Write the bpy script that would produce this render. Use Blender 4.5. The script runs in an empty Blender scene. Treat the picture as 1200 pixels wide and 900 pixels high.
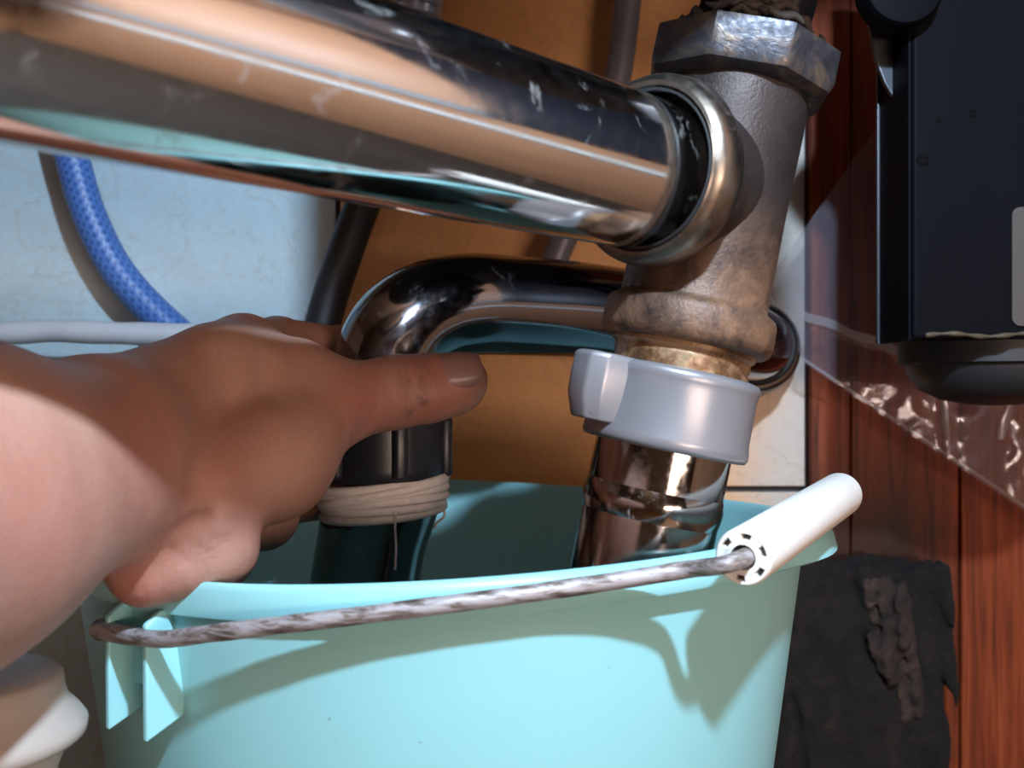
import bpy, bmesh, math, random
import numpy as np
from mathutils import Vector, Matrix, noise as mnoise

random.seed(7)
SC = bpy.context.scene
COL = SC.collection
ZO = 0.290                    # lens height above the cabinet floor (m)
F = 1200 * 35.0 / 36.0        # focal length in pixels of the 1200x900 frame

def V(x, y, z):               # millimetres from the lens (x right, y depth, z up) -> metres
    return Vector((x / 1000.0, y / 1000.0, z / 1000.0 + ZO))

def P(px, py, d):             # millimetre point seen at a pixel at depth d
    return ((px - 600.0) / F * d, d, (450.0 - py) / F * d)

# ------------------------------------------------------------------ camera, world, lights
cam_d = bpy.data.cameras.new('camera')
cam = bpy.data.objects.new('camera', cam_d); COL.objects.link(cam)
cam.location = V(0, 0, 0); cam.rotation_euler = (math.pi / 2, 0, 0)
cam_d.lens = 35; cam_d.sensor_width = 36; cam_d.clip_start = 0.01
cam_d.dof.use_dof = True; cam_d.dof.focus_distance = 0.31; cam_d.dof.aperture_fstop = 18
SC.camera = cam

w = bpy.data.worlds.new('world'); SC.world = w; w.use_nodes = True
w.node_tree.nodes['Background'].inputs[0].default_value = (1.0, 0.50, 0.22, 1)
w.node_tree.nodes['Background'].inputs[1].default_value = 0.02

SC.view_settings.view_transform = 'Standard'; SC.view_settings.look = 'None'
SC.view_settings.gamma = 1; SC.view_settings.use_curve_mapping = False
SC.view_settings.exposure = 0.0

def lamp(name, kind, loc, target, power, color, size=0.01, **kw):
    d = bpy.data.lights.new(name, kind); o = bpy.data.objects.new(name, d); COL.objects.link(o)
    o.location = V(*loc); d.energy = power; d.color = color
    if kind == 'AREA':
        d.shape = 'RECTANGLE'; d.size = size; d.size_y = kw.get('size_y', size)
    else:
        d.shadow_soft_size = size
    if kind == 'SPOT':
        d.spot_size = math.radians(kw['cone']); d.spot_blend = kw.get('blend', 0.3)
    o.rotation_euler = (V(*target) - V(*loc)).to_track_quat('-Z', 'Y').to_euler()
    return o
lamp('work_lamp', 'POINT', (80, 0, 234), (0, 0, 0), 11.4, (0.72, 0.98, 1.26), 0.009)
lamp('warm_fill', 'AREA', (440, -640, -78), (-40, 400, -62), 4.5, (1.0, 0.74, 0.60), 0.45, size_y=0.10)  # added warm fill, set low so it misses the bucket's inside
lamp('kitchen_lamp', 'AREA', (-200, -1100, 1500), (-200, -1100, -300), 8.0, (1.0, 0.68, 0.42), 0.5)

# ------------------------------------------------------------------ helpers: materials
class NT:
    def __init__(self, name):
        self.m = bpy.data.materials.new(name); self.m.use_nodes = True
        self.t = self.m.node_tree; self.b = self.t.nodes['Principled BSDF']
        self.out = self.t.nodes['Material Output']
        self.tc = self.n('ShaderNodeTexCoord')
    def n(self, typ, **kw):
        x = self.t.nodes.new(typ)
        for k, v in kw.items(): setattr(x, k, v)
        return x
    def l(self, a, b): self.t.links.new(a, b)
    def mapping(self, scale=(1, 1, 1), rot=(0, 0, 0), loc=(0, 0, 0)):
        mp = self.n('ShaderNodeMapping'); self.l(self.tc.outputs['Object'], mp.inputs[0])
        mp.inputs['Scale'].default_value = scale; mp.inputs['Rotation'].default_value = rot
        mp.inputs['Location'].default_value = loc
        return mp.outputs[0]
    def noise(self, scale, detail=4, rough=0.55, vec=None, dist=0.0):
        x = self.n('ShaderNodeTexNoise'); x.inputs['Scale'].default_value = scale
        x.inputs['Detail'].default_value = detail; x.inputs['Roughness'].default_value = rough
        x.inputs['Distortion'].default_value = dist
        self.l(vec if vec is not None else self.tc.outputs['Object'], x.inputs['Vector'])
        return x.outputs['Fac']
    def ramp(self, fac, stops, interp='LINEAR'):
        r = self.n('ShaderNodeValToRGB'); r.color_ramp.interpolation = interp
        e = r.color_ramp.elements
        while len(e) < len(stops): e.new(0.5)
        for i, (p, c) in enumerate(stops):
            e[i].position = p
            e[i].color = (c[0], c[1], c[2], 1) if isinstance(c, (tuple, list)) else (c, c, c, 1)
        self.l(fac, r.inputs[0]); return r.outputs[0]
    def mix(self, fac, a, b, mode='MIX'):
        x = self.n('ShaderNodeMix', data_type='RGBA', blend_type=mode)
        def put(sock, v):
            if isinstance(v, (tuple, list)): sock.default_value = (v[0], v[1], v[2], 1)
            elif isinstance(v, (int, float)): sock.default_value = v
            else: self.l(v, sock)
        put(x.inputs[0], fac); put(x.inputs[6], a); put(x.inputs[7], b)
        return x.outputs[2]
    def attr(self, name):
        a = self.n('ShaderNodeAttribute'); a.attribute_name = name; return a.outputs['Fac']
    def sep(self, vec):
        s = self.n('ShaderNodeSeparateXYZ'); self.l(vec, s.inputs[0]); return s.outputs
    def math(self, op, a, b=0.0):
        x = self.n('ShaderNodeMath', operation=op)
        for i, v in enumerate((a, b)):
            if isinstance(v, (int, float)): x.inputs[i].default_value = v
            else: self.l(v, x.inputs[i])
        return x.outputs[0]
    def set(self, **kw):
        names = dict(color='Base Color', rough='Roughness', metal='Metallic', sss='Subsurface Weight',
                     spec='Specular IOR Level', coat='Coat Weight', alpha='Alpha', trans='Transmission Weight')
        for k, v in kw.items():
            s = self.b.inputs[names[k]]
            if isinstance(v, tuple): s.default_value = (v[0], v[1], v[2], 1)
            elif isinstance(v, (int, float)): s.default_value = v
            else: self.l(v, s)
        return self
    def bump(self, h, strength=0.3, dist=0.001):
        b = self.n('ShaderNodeBump'); b.inputs['Strength'].default_value = strength
        b.inputs['Distance'].default_value = dist
        self.l(h, b.inputs['Height']); self.l(b.outputs[0], self.b.inputs['Normal']); return self

def plain(name, color, rough=0.5, metal=0.0, var=0.12, scale=60, bump=0.0):
    m = NT(name)
    f = m.noise(scale)
    dark = tuple(c * (1 - var) for c in color); lite = tuple(min(1, c * (1 + var)) for c in color)
    m.set(color=m.mix(f, dark, lite), rough=rough, metal=metal)
    if bump: m.bump(m.noise(scale * 6), bump, 0.0005)
    return m.m

# ------------------------------------------------------------------ helpers: meshes
def link(name, verts, faces, mat, parent=None, smooth=True, bevel=0.0, kind=None, attrs=None, weld=False, angle=None):
    me = bpy.data.meshes.new(name)
    me.from_pydata([tuple(v) for v in verts], [], faces); me.update()
    bm = bmesh.new(); bm.from_mesh(me)
    if weld: bmesh.ops.remove_doubles(bm, verts=bm.verts, dist=1e-6)
    bmesh.ops.recalc_face_normals(bm, faces=bm.faces)
    bm.to_mesh(me); bm.free()
    if smooth:
        me.shade_smooth() if hasattr(me, 'shade_smooth') else None
        if angle is not None and hasattr(me, 'set_sharp_from_angle'): me.set_sharp_from_angle(angle=math.radians(angle))
    me.materials.append(mat)
    if attrs:
        for k, arr in attrs.items():
            a = me.attributes.new(k, 'FLOAT', 'POINT'); a.data.foreach_set('value', np.asarray(arr, dtype=np.float32))
    o = bpy.data.objects.new(name, me); COL.objects.link(o)
    if bevel:
        bv = o.modifiers.new('bevel', 'BEVEL'); bv.width = bevel; bv.segments = 3; bv.limit_method = 'ANGLE'
    if parent is not None: o.parent = parent; o.matrix_parent_inverse = parent.matrix_world.inverted()
    if kind: o['kind'] = kind
    return o

def root(name, loc, label=None, cat=None, group=None, kind=None):
    o = bpy.data.objects.new(name, None); COL.objects.link(o)
    o.location = V(*loc); o.empty_display_size = 0.02
    o.matrix_world = Matrix.Translation(V(*loc))
    return tag(o, label, cat, group, kind)

def tag(o, label=None, cat=None, group=None, kind=None):
    if label: o['label'] = label
    if cat: o['category'] = cat
    if group: o['group'] = group
    if kind: o['kind'] = kind
    return o

class G:                       # geometry collector, millimetres
    def __init__(self): self.v = []; self.f = []
    def add(self, vs, fs):
        b = len(self.v); self.v += [V(*p) for p in vs]; self.f += [tuple(i + b for i in q) for q in fs]; return self
    def box(self, x0, x1, y0, y1, z0, z1):
        vs = [(x, y, z) for z in (z0, z1) for y in (y0, y1) for x in (x0, x1)]
        return self.add(vs, [(0, 2, 3, 1), (4, 5, 7, 6), (0, 1, 5, 4), (2, 6, 7, 3), (0, 4, 6, 2), (1, 3, 7, 5)])
    def obox(self, c, ax, ay, az, hx, hy, hz):   # oriented box
        c, ax, ay, az = map(Vector, (c, ax, ay, az)); vs = []
        for k in (-1, 1):
            for j in (-1, 1):
                for i in (-1, 1): vs.append(tuple(c + ax * hx * i + ay * hy * j + az * hz * k))
        return self.add(vs, [(0, 2, 3, 1), (4, 5, 7, 6), (0, 1, 5, 4), (2, 6, 7, 3), (0, 4, 6, 2), (1, 3, 7, 5)])
    def prism(self, poly, base, ax, ay, az, h):  # 2D polygon in (ax, ay) extruded along az
        base, ax, ay, az = map(Vector, (base, ax, ay, az)); n = len(poly)
        vs = [tuple(base + ax * p[0] + ay * p[1]) for p in poly] + [tuple(base + ax * p[0] + ay * p[1] + az * h) for p in poly]
        fs = [tuple(range(n))[::-1], tuple(range(n, 2 * n))] + [(i, (i + 1) % n, n + (i + 1) % n, n + i) for i in range(n)]
        return self.add(vs, fs)
    def lathe(self, a, axis, prof, n=48, closed=True, wob=None, caps=True):  # prof: (distance along axis, radius)
        a = Vector(a); ax = Vector(axis).normalized()
        u = ax.cross(Vector((0, 1, 0.13))).normalized(); w_ = ax.cross(u)
        vs = []; fs = []
        for i, (t, r) in enumerate(prof):
            for k in range(n):
                th = 2 * math.pi * k / n
                rr = r * (wob(i, th) if wob else 1)
                vs.append(tuple(a + ax * t + (u * math.cos(th) + w_ * math.sin(th)) * rr))
        m = len(prof)
        for i in range(m - 1):
            for k in range(n):
                k2 = (k + 1) % n
                fs.append((i * n + k, i * n + k2, (i + 1) * n + k2, (i + 1) * n + k))
        if caps:
            fs.append(tuple(range(n))); fs.append(tuple(range((m - 1) * n, m * n)))
        return self.add(vs, fs)
    def tube(self, pts, rad, n=24, sub=8, spline=True, wob=None, caps=True):
        pts = [Vector(p) for p in pts]
        if not isinstance(rad, (list, tuple)): rad = [rad] * len(pts)
        if spline and len(pts) > 2:
            q = []; rr = []
            for i in range(len(pts) - 1):
                p0 = pts[max(i - 1, 0)]; p1 = pts[i]; p2 = pts[i + 1]; p3 = pts[min(i + 2, len(pts) - 1)]
                for s in range(sub):
                    t = s / sub
                    q.append(0.5 * ((2 * p1) + (p2 - p0) * t + (2 * p0 - 5 * p1 + 4 * p2 - p3) * t * t + (3 * p1 - p0 - 3 * p2 + p3) * t ** 3))
                    rr.append(rad[i] * (1 - t) + rad[i + 1] * t)
            q.append(pts[-1]); rr.append(rad[-1]); pts, rad = q, rr
        m = len(pts); vs = []; fs = []
        tan = [(pts[min(i + 1, m - 1)] - pts[max(i - 1, 0)]).normalized() for i in range(m)]
        u = tan[0].cross(Vector((0.31, 0.2, 0.93))).normalized()
        for i in range(m):
            u = (u - tan[i] * u.dot(tan[i])).normalized(); w_ = tan[i].cross(u)
            for k in range(n):
                th = 2 * math.pi * k / n; r = rad[i] * (wob(i / (m - 1), th) if wob else 1)
                vs.append(tuple(pts[i] + (u * math.cos(th) + w_ * math.sin(th)) * r))
        for i in range(m - 1):
            for k in range(n):
                k2 = (k + 1) % n
                fs.append((i * n + k, i * n + k2, (i + 1) * n + k2, (i + 1) * n + k))
        if caps:
            fs.append(tuple(range(n))); fs.append(tuple(range((m - 1) * n, m * n)))
        return self.add(vs, fs)
    def obj(self, name, mat, parent=None, **kw):
        return link(name, self.v, self.f, mat, parent, **kw)

# signed-distance modelling for organic shapes
def rcone(p, a, b, r0, r1):
    a = np.array(a, float); b = np.array(b, float); ab = b - a
    h = np.clip(((p - a) @ ab) / (ab @ ab), 0, 1)
    return np.linalg.norm(p - a - h[..., None] * ab, axis=-1) - (r0 + (r1 - r0) * h)
def smin(a, b, k):
    h = np.clip(0.5 + 0.5 * (b - a) / k, 0, 1); return b + (a - b) * h - k * h * (1 - h)
def surface_nets(f, org, h):
    s = f < 0; nx, ny, nz = f.shape
    c = [(i, j, k) for i in (0, 1) for j in (0, 1) for k in (0, 1)]
    cs = lambda a, o: a[o[0]:nx - 1 + o[0], o[1]:ny - 1 + o[1], o[2]:nz - 1 + o[2]]
    cnt = sum(cs(s, o).astype(int) for o in c); act = (cnt > 0) & (cnt < 8)
    acc = np.zeros(act.shape + (3,)); num = np.zeros(act.shape)
    for ax in range(3):
        for o in c:
            if o[ax]: continue
            o2 = list(o); o2[ax] = 1
            fa = cs(f, o); fb = cs(f, o2); x = (fa < 0) != (fb < 0)
            t = np.where(x, fa / np.where(x, fa - fb, 1), 0)
            for q in range(3):
                acc[..., q] += np.where(x, (t if q == ax else o[q]), 0)
            num += x
    idx = -np.ones(act.shape, int); ii = np.argwhere(act); idx[act] = np.arange(len(ii))
    verts = (ii + acc[act] / num[act][:, None]) * h + np.array(org)
    faces = []
    for ax in range(3):
        a1, a2 = [(1, 2), (2, 0), (0, 1)][ax]
        sl0 = [slice(1, -1)] * 3; sl0[ax] = slice(0, -1)
        sl1 = [slice(1, -1)] * 3; sl1[ax] = slice(1, None)
        x = s[tuple(sl0)] != s[tuple(sl1)]
        e = np.argwhere(x); base = e.copy(); base[:, a1] += 1; base[:, a2] += 1
        g = lambda d1, d2: idx[tuple((base - np.array([d1 if q == a1 else d2 if q == a2 else 0 for q in range(3)])).T)]
        faces.append(np.stack([g(0, 0), g(1, 0), g(1, 1), g(0, 1)], 1))
    fc = np.concatenate(faces); fc = fc[(fc >= 0).all(1)]
    return verts, fc

# ------------------------------------------------------------------ materials
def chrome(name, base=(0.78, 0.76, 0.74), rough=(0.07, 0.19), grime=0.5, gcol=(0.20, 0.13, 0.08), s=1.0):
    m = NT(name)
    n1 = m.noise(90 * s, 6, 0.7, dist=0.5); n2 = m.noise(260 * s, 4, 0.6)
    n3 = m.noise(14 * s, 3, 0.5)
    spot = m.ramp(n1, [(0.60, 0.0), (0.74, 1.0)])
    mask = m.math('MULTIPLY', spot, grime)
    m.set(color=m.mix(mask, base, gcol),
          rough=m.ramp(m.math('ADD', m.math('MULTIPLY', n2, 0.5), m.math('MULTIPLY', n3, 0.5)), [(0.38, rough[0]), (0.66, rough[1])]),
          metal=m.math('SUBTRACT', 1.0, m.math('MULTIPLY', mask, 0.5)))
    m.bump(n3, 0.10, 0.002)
    return m.m
M = {}
M['chrome'] = chrome('worn_chrome')
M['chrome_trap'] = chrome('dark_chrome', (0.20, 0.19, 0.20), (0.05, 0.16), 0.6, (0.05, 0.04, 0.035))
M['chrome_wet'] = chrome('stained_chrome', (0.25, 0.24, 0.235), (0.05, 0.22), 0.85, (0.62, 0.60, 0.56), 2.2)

def cast_mat():
    m = NT('cast_brass')
    z = m.sep(m.tc.outputs['Object'])[2]
    n = m.noise(900, 3, 0.6); n2 = m.noise(60, 5, 0.65, dist=0.6)
    low = m.ramp(m.math('ADD', z, m.math('MULTIPLY', n2, 0.02)), [(0.322, 1.0), (0.334, 0.75), (0.352, 0.0)])
    rust = m.math('MULTIPLY', low, m.ramp(n2, [(0.36, 0.1), (0.60, 1.0)]))
    c = m.mix(n2, (0.026, 0.020, 0.018), (0.064, 0.050, 0.046))
    m.set(color=m.mix(rust, c, m.mix(n, (0.085, 0.042, 0.020), (0.22, 0.115, 0.06))), metal=m.math('SUBTRACT', 0.75, m.math('MULTIPLY', rust, 0.75)),
          rough=m.ramp(n2, [(0.3, 0.46), (0.7, 0.62)]))
    m.bump(n, 0.35, 0.0006); return m.m
M['cast'] = cast_mat()
def old_nut():
    m = NT('aged_nut_metal')
    n = m.noise(70, 6, 0.7, dist=1.0); n2 = m.noise(500, 3)
    m.set(color=m.ramp(n, [(0.30, (0.01, 0.009, 0.009)), (0.50, (0.04, 0.04, 0.048)), (0.66, (0.12, 0.085, 0.055))]),
          metal=0.55, rough=m.ramp(n2, [(0.3, 0.3), (0.7, 0.6)]))
    m.bump(n, 0.5, 0.001); return m.m
M['old_nut'] = old_nut()
M['collar'] = chrome('collar_metal', (0.24, 0.205, 0.17), (0.30, 0.50), 0.6, (0.14, 0.10, 0.06), 1.6)
def rusty():
    m = NT('rusty_thread')
    n = m.noise(95, 6, 0.7, dist=0.2); n2 = m.noise(700, 3)
    m.set(color=m.ramp(n, [(0.34, (0.03, 0.02, 0.012)), (0.46, (0.15, 0.075, 0.03)), (0.58, (0.34, 0.22, 0.13)), (0.72, (0.14, 0.13, 0.05))]),
          metal=0.35, rough=m.ramp(n2, [(0.3, 0.28), (0.7, 0.55)]))
    m.bump(n, 0.5, 0.001); return m.m
M['rusty'] = rusty()
def silver():
    m = NT('silver_nut')
    n = m.noise(55, 6, 0.7, dist=2.0)
    st = m.ramp(n, [(0.61, 0.0), (0.66, 1.0)])
    m.set(color=m.mix(m.math('MULTIPLY', st, 0.7), (0.25, 0.25, 0.265), (0.13, 0.085, 0.045)), metal=0.45, rough=0.33)
    m.bump(m.noise(1500, 2), 0.06, 0.0003); return m.m
M['silver'] = silver()
M['black_plastic'] = plain('black_plastic', (0.016, 0.018, 0.026), 0.36, 0, 0.2, 80)
M['gloss_black'] = plain('gloss_black', (0.015, 0.015, 0.02), 0.14, 0.3, 0.2, 60)
M['black_rubber'] = plain('black_rubber', (0.012, 0.012, 0.014), 0.55, 0, 0.2, 80)
M['hole'] = plain('dark_gap', (0.004, 0.004, 0.004), 0.9); M['hole'].node_tree.nodes['Principled BSDF'].inputs['Specular IOR Level'].default_value = 0.03
M['connector'] = plain('bluish_metal', (0.40, 0.48, 0.62), 0.28, 0.6, 0.2, 80)
M['tape'] = plain('sealing_tape', (0.75, 0.70, 0.67), 0.7, 0, 0.25, 300, 0.5)
M['packing'] = plain('grimy_packing', (0.05, 0.04, 0.035), 0.8, 0, 0.6, 300, 0.8)
def bucket_mat():
    m = NT('teal_plastic')
    n = m.noise(30, 4); sp = m.ramp(m.noise(420, 2, 0.5), [(0.76, 0.0), (0.78, 1.0)])
    c = m.mix(n, (0.29, 0.62, 0.64), (0.31, 0.65, 0.67))
    m.set(color=m.mix(m.math('MULTIPLY', sp, 0.35), c, (0.12, 0.12, 0.08)), rough=0.36, sss=0.0)
    m.bump(m.noise(18, 2), 0.03, 0.002); return m.m
M['teal'] = bucket_mat()
M['dark_water'] = plain('added_dark_water', (0.012, 0.013, 0.011), 0.06, 0, 0.3, 20)
def wire_mat():
    m = NT('galvanised_wire')
    n = m.noise(260, 5, 0.65, m.mapping((0.45, 0.6, 2.2)), 0.3)
    m.set(color=m.ramp(n, [(0.32, (0.05, 0.038, 0.032)), (0.43, (0.18, 0.14, 0.12)), (0.52, (0.33, 0.30, 0.30)), (0.72, (0.44, 0.41, 0.41))]), metal=0.25, rough=0.5)
    m.bump(n, 0.4, 0.0006); return m.m
M['wire'] = wire_mat()
M['grip'] = plain('white_plastic', (0.82, 0.79, 0.73), 0.38, 0, 0.03, 40)
def skin_mat():
    m = NT('skin')
    n = m.noise(26, 4, 0.6); fine = m.noise(520, 5, 0.7)
    c = m.mix(m.ramp(n, [(0.35, 0.0), (0.65, 1.0)]), (0.33, 0.17, 0.12), (0.40, 0.225, 0.165))
    c = m.mix(m.math('MULTIPLY', m.attr('red'), 0.75), c, (0.37, 0.135, 0.10))
    c = m.mix(m.math('MULTIPLY', m.attr('pale'), 0.6), c, (0.50, 0.32, 0.25))
    c = m.mix(m.math('MULTIPLY', m.ramp(m.noise(75, 4, 0.6), [(0.45, 0.0), (0.7, 1.0)]), 0.35), c, (0.36, 0.14, 0.10))
    d = m.math('MULTIPLY', m.attr('dirt'), m.ramp(m.noise(330, 5, 0.75, dist=1.0), [(0.42, 0.0), (0.60, 1.0)]))
    c = m.mix(m.math('MULTIPLY', d, 0.85), c, (0.05, 0.035, 0.04))
    m.set(color=c, rough=0.46, sss=0.25, spec=0.4)
    m.b.inputs['Subsurface Radius'].default_value = (1.0, 0.35, 0.2); m.b.inputs['Subsurface Scale'].default_value = 0.004
    wr = m.noise(130, 3, 0.6, m.mapping((1, 0.25, 0.25)))
    m.bump(m.math('ADD', m.math('MULTIPLY', fine, 0.5), wr), 0.42, 0.0013); return m.m
M['skin'] = skin_mat()
M['nail'] = plain('nail', (0.27, 0.15, 0.135), 0.36, 0, 0.15, 90)
def tile_mat(name, a, b, lit_edge):
    m = NT(name)
    n = m.noise(9, 6, 0.6, dist=0.7); f = m.noise(260, 4, 0.7)
    vein = m.ramp(m.noise(16, 5, 0.6, dist=1.2), [(0.485, 0.0), (0.50, 1.0), (0.515, 0.0)])
    c = m.mix(m.ramp(n, [(0.35, 0.0), (0.7, 1.0)]), a, b)
    if lit_edge:                       # lit strip put into the colour along this tile's right edge
        x = m.sep(m.tc.outputs['Object'])[0]
        c = m.mix(m.ramp(m.math('ADD', x, m.math('MULTIPLY', n, 0.05)), [(0.135, 0.0), (0.170, 1.0)]), c, lit_edge)
    c = m.mix(m.math('MULTIPLY', vein, 0.25), c, (0.34, 0.24, 0.15))
    c = m.mix(m.math('MULTIPLY', m.ramp(f, [(0.4, 0.0), (0.7, 1.0)]), 0.18), c, (0.34, 0.24, 0.14))
    m.set(color=c, rough=0.5); m.bump(f, 0.08, 0.0005); return m.m
M['tile_pale_lit'] = tile_mat('pale_lit_marbled_tile', (0.44, 0.58, 0.64), (0.40, 0.49, 0.51), None)  # marbling, with the bluish lamp light put into the colour
M['tile_tan_shade'] = tile_mat('tan_shade_marbled_tile', (0.82, 0.43, 0.17), (0.72, 0.35, 0.12), (0.56, 0.50, 0.44))  # marbling, with tan deepened to stand for the warm shade
M['grout'] = plain('dark_grout', (0.035, 0.032, 0.034), 0.9, 0, 0.3, 300, 0.4)
def wood_mat():
    m = NT('red_brown_wood')
    g = m.noise(30, 5, 0.6, m.mapping((3.2, 3.2, 0.16)), 1.6)
    g2 = m.noise(160, 3, 0.6, m.mapping((2.5, 2.5, 0.08)))
    c = m.ramp(g, [(0.30, (0.06, 0.012, 0.004)), (0.52, (0.26, 0.048, 0.014)), (0.72, (0.38, 0.085, 0.027))])
    c = m.mix(m.math('MULTIPLY', g2, 0.35), c, (0.08, 0.02, 0.01))
    x, y, z = m.sep(m.tc.outputs['Object'])
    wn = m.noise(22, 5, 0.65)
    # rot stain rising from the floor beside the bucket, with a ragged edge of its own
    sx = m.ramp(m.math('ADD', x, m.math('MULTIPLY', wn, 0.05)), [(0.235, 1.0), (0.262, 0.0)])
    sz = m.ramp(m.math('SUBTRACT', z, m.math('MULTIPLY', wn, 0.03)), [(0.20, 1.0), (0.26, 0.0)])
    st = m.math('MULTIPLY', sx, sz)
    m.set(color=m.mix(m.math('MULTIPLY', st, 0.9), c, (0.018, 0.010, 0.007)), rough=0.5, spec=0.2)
    m.bump(g, 0.25, 0.001); return m.m
M['wood'] = wood_mat()
def rot_mat(name, k):
    m = NT(name)
    n = m.noise(70, 7, 0.75, dist=0.8)
    m.set(color=m.ramp(n, [(0.35, (0.010 * k, 0.007 * k, 0.006 * k)), (0.55, (0.045 * k, 0.026 * k, 0.018 * k)), (0.72, (0.15 * k, 0.085 * k, 0.055 * k))]), rough=0.9)
    m.bump(n, 0.9, 0.004); return m.m
M['rot'] = rot_mat('rotten_wood', 0.18)
M['rot_light'] = rot_mat('splintered_wood', 1.0)
M['box'] = plain('dark_metal', (0.0025, 0.0028, 0.0045), 0.6, 0.0, 0.25, 30); M['box'].node_tree.nodes['Principled BSDF'].inputs['Specular IOR Level'].default_value = 0.05
M['edge'] = plain('worn_edge', (0.06, 0.065, 0.075), 0.4, 0.6, 0.3, 120)
M['brass_seam'] = plain('tarnished_seam', (0.06, 0.045, 0.025), 0.6, 0.2, 0.6, 200, 0.4)
M['labelplate'] = plain('label_plate', (0.045, 0.039, 0.034), 0.6, 0, 0.05, 40)
def film_mat(name, haze, tint):
    m = NT(name)
    tr = m.n('ShaderNodeBsdfTransparent'); tr.inputs[0].default_value = (0.93, 0.93, 0.95, 1)
    gl = m.n('ShaderNodeBsdfGlossy'); gl.inputs['Roughness'].default_value = 0.16; gl.inputs[0].default_value = (0.9, 0.92, 1, 1)
    df = m.n('ShaderNodeBsdfDiffuse'); df.inputs[0].default_value = tint + (1,)
    tl = m.n('ShaderNodeBsdfTranslucent'); tl.inputs[0].default_value = tint + (1,)
    b = m.n('ShaderNodeBump'); b.inputs['Strength'].default_value = 0.3; b.inputs['Distance'].default_value = 0.002
    m.l(m.noise(55, 5, 0.6, dist=1.5), b.inputs['Height'])
    for s in (gl, df): m.l(b.outputs[0], s.inputs['Normal'])
    a1 = m.n('ShaderNodeAddShader')
    mx0 = m.n('ShaderNodeMixShader'); mx0.inputs[0].default_value = 0.5; m.l(df.outputs[0], mx0.inputs[1]); m.l(tl.outputs[0], mx0.inputs[2])
    mx1 = m.n('ShaderNodeMixShader'); mx1.inputs[0].default_value = haze; m.l(tr.outputs[0], mx1.inputs[1]); m.l(mx0.outputs[0], mx1.inputs[2])
    mx2 = m.n('ShaderNodeMixShader'); mx2.inputs[0].default_value = 0.07; m.l(mx1.outputs[0], mx2.inputs[1]); m.l(gl.outputs[0], mx2.inputs[2])
    m.l(mx2.outputs[0], m.out.inputs[0]); return m.m
M['film'] = film_mat('clear_film', 0.24, (0.55, 0.48, 0.56))
M['film_fold'] = film_mat('film_fold', 0.34, (0.85, 0.84, 0.86))
def hose_mat():
    m = NT('braided_blue')
    n = m.noise(300, 3)
    a = m.attr('braid')
    m.set(color=m.mix(a, (0.02, 0.07, 0.24), m.mix(n, (0.06, 0.15, 0.42), (0.09, 0.20, 0.50))), rough=0.42)
    return m.m
M['hose'] = hose_mat()
M['conduit'] = plain('pale_plastic', (0.50, 0.50, 0.52), 0.45, 0, 0.18, 60)
M['greypipe'] = plain('grey_pipe', (0.17, 0.165, 0.20), 0.4, 0.2, 0.12, 50)
M['cream'] = plain('cream_plastic', (0.40, 0.345, 0.30), 0.42, 0, 0.05, 30)
M['floor'] = plain('cabinet_floor', (0.06, 0.045, 0.035), 0.7, 0, 0.4, 20)
M['cab'] = plain('cabinet_board', (0.30, 0.14, 0.07), 0.5, 0, 0.25, 12)
M['enamel'] = plain('dark_underside', (0.05, 0.05, 0.055), 0.6)
M['cab_right'] = plain('pine_board', (0.52, 0.25, 0.13), 0.5, 0, 0.25, 12)
M['frame_wood'] = plain('orange_frame_wood', (0.13, 0.055, 0.025), 0.45, 0, 0.2, 14)
M['dark_reflect'] = plain('dark_reflect', (0.012, 0.014, 0.022), 0.4)
M['pale_reflect'] = plain('pale_reflect', (0.80, 0.77, 0.72), 0.5, 0, 0.05)
M['grey_reflect'] = plain('grey_reflect', (0.30, 0.28, 0.27), 0.5, 0, 0.1)
M['kitchen_floor'] = plain('kitchen_floor', (0.42, 0.24, 0.12), 0.45, 0, 0.2, 6)
M['kitchen_wall'] = plain('kitchen_wall', (0.62, 0.52, 0.42), 0.8, 0, 0.05, 6)

# ------------------------------------------------------------------ setting
WALL = 530.0
wb = root('wall_back', (0, WALL + 12, -287), kind='structure')
G().box(-700, 900, WALL + 4, WALL + 30, -287, 520).obj('grout_bed', M['grout'], wb, smooth=False)
tile_me = None
th_ = 297.0
for r, z1 in enumerate((-57.5, 242.5, 542.5)):
    for x0, x1, tm in ((-91.5, 156.0, 'tile_tan_shade'), (-342.0, -94.5, 'tile_pale_lit'), (-592.5, -345.0, 'tile_pale_lit'), (-700, -595.5, 'tile_tan_shade')):
        z0 = z1 - th_ if r else -287
        G().box(x0, x1, WALL, WALL + 6, z0, min(z1, 420)).obj('tile', M[tm], wb, smooth=False, bevel=0.0008)
# plank wall beside the tiles
wp = root('wall_right', (300, WALL, -287), kind='structure')
for x0, x1, dy in ((157.5, 178.2, 0), (178.9, 236, 1.2), (236.8, 296, 0.2), (296.8, 356, 0.9), (356.8, 416, 0)):
    G().box(x0, x1, WALL - 6 + dy, WALL + 4, -287, 520).obj('plank', M['wood'], wp, smooth=False, bevel=0.0012)
fl = G().box(-700, 420, -60, WALL + 4, -305, -287).obj('floor', M['floor'], smooth=False, kind='structure')
ws = G().box(420, 438, -60, WALL + 4, -305, 520).obj('wall_side_right', M['cab_right'], smooth=False, kind='structure')
ws2 = G().box(-718, -700, -60, WALL + 4, -305, 520).obj('wall_side_left', M['cab'], smooth=False, kind='structure')
ct = G().box(-718, 438, -90, WALL + 4, 420, 450).obj('ceiling', M['cab'], smooth=False, kind='structure')
fr_ = G().box(-718, 438, -78, -58, 150, 420).obj('trim_2', M['frame_wood'], smooth=False, kind='structure')
fs_ = G().box(420, 520, -78, -58, -305, 450).obj('trim_3', M['frame_wood'], smooth=False, kind='structure')
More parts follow.
